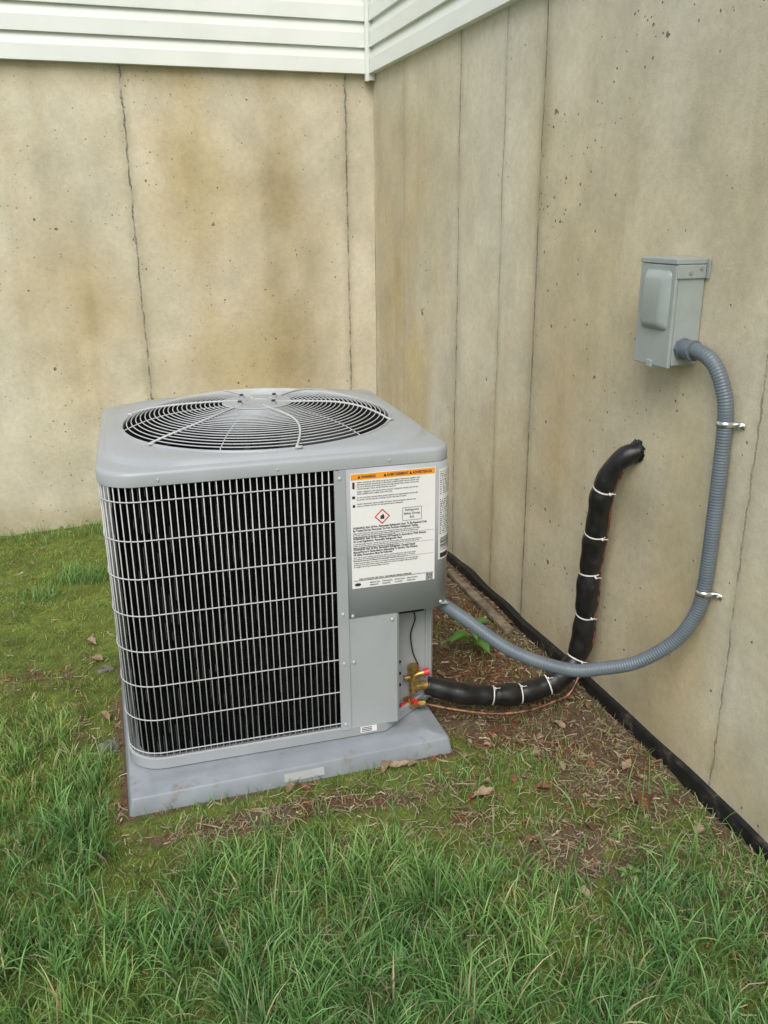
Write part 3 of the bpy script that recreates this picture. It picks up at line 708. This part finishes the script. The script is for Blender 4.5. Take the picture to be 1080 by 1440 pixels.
for s in TS:
    if s>tot: continue
    p,T,rr=at(s);N=np.cross(T,(0,0,1) if abs(T[2])<.8 else (1,0,0));N/=np.linalg.norm(N);B=np.cross(T,N);rg=[]
    tilt=random.uniform(-.18,.18)
    for a in np.linspace(0,2*np.pi,25)[:-1]:
        rg.append([p+(rr+o)*(math.cos(a)*N+math.sin(a)*B)+T*(w+tilt*rr*math.cos(a)) for o,w in ((-.001,-.002),(.0014,-.002),(.0014,.002),(-.001,.002))])
    rg.append(rg[0]);V=[q for x in rg for q in x];g.add(V,[(i*4+k,i*4+(k+1)%4,i*4+4+(k+1)%4,i*4+4+k) for i in range(24) for k in range(4)])
    side=np.array([.0,-1,.0]) if abs(T[2])>.6 else np.array([.0,-.4,.9]);side=side-T*(side@T);side/=np.linalg.norm(side)
    q=p+side*(rr+.002);g.tube([q-T*.002,q+side*.004,q+side*.007],.003,6);e=np.array([.012,-.01,.004]);g.tube([q+side*.004,q+side*.006+e],.0012,5)
g.mesh('zip_ties',M['tie'],ins,True,0)
g=G();V=[];n=30
for j,(rr,xx) in enumerate(((.036,.004),(.034,-.003),(.029,-.007),(.022,-.009))):
    V.append([(xx-.003*random.random(),-2.451+rr*(1+.6*(random.random()-.5))*math.cos(a),.862+rr*(1+.6*(random.random()-.5))*math.sin(a)) for a in np.linspace(0,2*np.pi,n+1)[:-1]])
g.loft(V,False,True);g.mesh('wall_hole_sealant',M['foam'],ins,False)
cu=D.objects.new('copper_pipe',None);link(cu)
off=[]
i0=int(np.argmin(abs(d-.13)));i1=int(np.argmin(abs(d-.80)))
for i in range(i0,i1,6): off.append(ip[i]+np.array([.020,-(r[i]-.006),0.0]))
tail=[(-.12,-2.375,.060),(-.18,-2.385,.045),(-.27,-2.385,.030),(-.38,-2.368,.030),(-.50,-2.335,.050),(-.600,-2.30,.073)]
g=G();g.tube(spline(off[::2]+tail,.01),.0052,10);g.mesh('liquid_line',M['copper'],cu,True,0,False)
# conduit
con=D.objects.new('electrical_conduit',None);link(con)
cp=spline([(-.048,-2.690,1.185),(-.047,-2.725,1.185),(-.040,-2.77,1.165),(-.028,-2.80,1.11),(-.022,-2.815,1.03),(-.022,-2.818,.80),(-.022,-2.813,.587),(-.035,-2.80,.50),(-.065,-2.772,.425),(-.13,-2.72,.352),(-.21,-2.675,.322),(-.30,-2.635,.315),(-.42,-2.538,.344),(-.518,-2.40,.405),(-.565,-2.31,.428),(-.60,-2.25,.445)],.0015)
dd=np.r_[0,np.cumsum(np.linalg.norm(np.diff(cp,axis=0),axis=1))]
g=G();g.tube(cp,.0185+.0006*np.sin(dd*2*np.pi/.0075),20);g.mesh('conduit_tube',M['conduit'],con,True,0,False)
g=G();g.tube([(-.048,-2.655,1.185),(-.048,-2.672,1.185)],.027,8);g.tube([(-.048,-2.670,1.185),(-.048,-2.70,1.185)],.0235,20);g.tube([(-.048,-2.70,1.185),(-.0475,-2.708,1.185)],.0255,20);g.mesh('conduit_fitting',M['conduit'],con,True)
g=G()
for z,yc in ((1.025,-2.815),(.582,-2.813)):
    V=[];a=np.linspace(-90,90,13)
    pr=[(-.002,yc+.021),]+[(-.022-.0205*math.cos(math.radians(t)),yc-.0205*math.sin(math.radians(t))) for t in a]+[(-.004,yc-.022),(-.004,yc-.046)]
    for zz in (z-.007,z+.007): V+=[(x,y,zz) for x,y in pr]
    n=len(pr);g.add(V,[(i,i+1,n+i+1,n+i) for i in range(n-1)])
    g.tube([(-.002,yc-.034,z),(-.012,yc-.034,z)],.0055,6)
o=g.mesh('conduit_straps',M['zinc'],con,True);solidify(o,.0022)
# ---------------------------------------------------------------- disconnect box
bx=D.objects.new('electrical_disconnect_box',None);link(bx)
y0,y1,z0,z1=-2.660,-2.518,1.142,1.398
g=G();g.box(-.078,y0,z0,-.002,y1,z1-.004);g.mesh('box_body',M['box'],bx,False,.003)
g=G();g.box(-.089,y0-.002,z0-.006,-.079,y1+.002,z1-.012);g.mesh('box_door',M['box'],bx,False,.003)
g=G();g.box(-.091,y0-.005,z1-.011,-.004,y1+.004,z1+.002);g.box(-.086,y0-.005,z1-.045,-.004,y0-.001,z1-.012);g.mesh('box_hood',M['box'],bx,False,.002)
g=G();g.box(-.006,y0-.016,z1-.045,-.002,y0-.006,z1+.001);g.mesh('mounting_tab',M['box'],bx,False,.001)
g=G()
def er(x,a0,a1,zt,zb,r=.014): 
    return [(x,p[0],p[1]) for p in rrect(a0,zb,a1,zt,(r,)*4,0,6)]
g.loft([er(-.088,y0+.012,y1-.022,1.372,1.226),er(-.093,y0+.014,y1-.024,1.370,1.229),er(-.103,y0+.028,y1-.034,1.358,1.238),er(-.106,y0+.034,y1-.040,1.350,1.246)],False,True)
o=g.mesh('handle_bulge',M['box'],bx,True)
g=G();g.box(-.094,(y0+y1)/2-.010,z0-.010,-.086,(y0+y1)/2+.010,z0+.008);g.mesh('lock_hasp',M['box'],bx,False,.002)
g=G();
g.tube([(-.05,y0-.004,z1-.03),(-.05,y0-.008,z1-.03)],.005,8);g.tube([(-.02,y0-.004,z1-.02),(-.02,y0-.008,z1-.02)],.0045,8)
g.mesh('box_screws',M['zinc'],bx,True)
# ---------------------------------------------------------------- camera, light
f=1202.4715;pi,ya,ro=np.radians([18.9928,18.1144,-0.5395])
fw=np.array([np.sin(ya)*np.cos(pi),np.cos(ya)*np.cos(pi),-np.sin(pi)]);rr=np.array([np.cos(ya),-np.sin(ya),0]);up=np.cross(rr,fw)
R=rr*np.cos(ro)+up*np.sin(ro);U=-rr*np.sin(ro)+up*np.cos(ro)
cam=D.objects.new('camera',D.cameras.new('camera'));link(cam)
m=Matrix.Identity(4)
for i in range(3): m[i][0]=R[i];m[i][1]=U[i];m[i][2]=-fw[i]
m.translation=Vector((-1.4263,-4.4685,1.5));cam.matrix_world=m
cam.data.sensor_fit='VERTICAL';cam.data.sensor_height=36;cam.data.lens=36*f/1440;cam.data.clip_end=2000;cam.data.clip_start=.05
S.camera=cam
w=D.worlds.new('World');S.world=w;w.use_nodes=True;nt=w.node_tree;sk=nt.nodes.new('ShaderNodeTexSky');sk.sky_type='NISHITA';sk.sun_disc=False
el,az=math.radians(48),math.radians(208)
sk.sun_elevation=el;sk.sun_rotation=az;sk.dust_density=2.5;sk.ozone_density=1
nt.links.new(sk.outputs[0],nt.nodes['Background'].inputs[0]);nt.nodes['Background'].inputs[1].default_value=.15
sun=D.objects.new('sun',D.lights.new('sun','SUN'));link(sun);sun.data.energy=2.3;sun.data.angle=math.radians(45);sun.data.color=(1,.95,.86)
dirv=Vector((math.sin(az)*math.cos(el),math.cos(az)*math.cos(el),math.sin(el)));sun.rotation_euler=dirv.to_track_quat('Z','Y').to_euler()
S.view_settings.view_transform='Standard';S.view_settings.look='None';S.view_settings.exposure=0
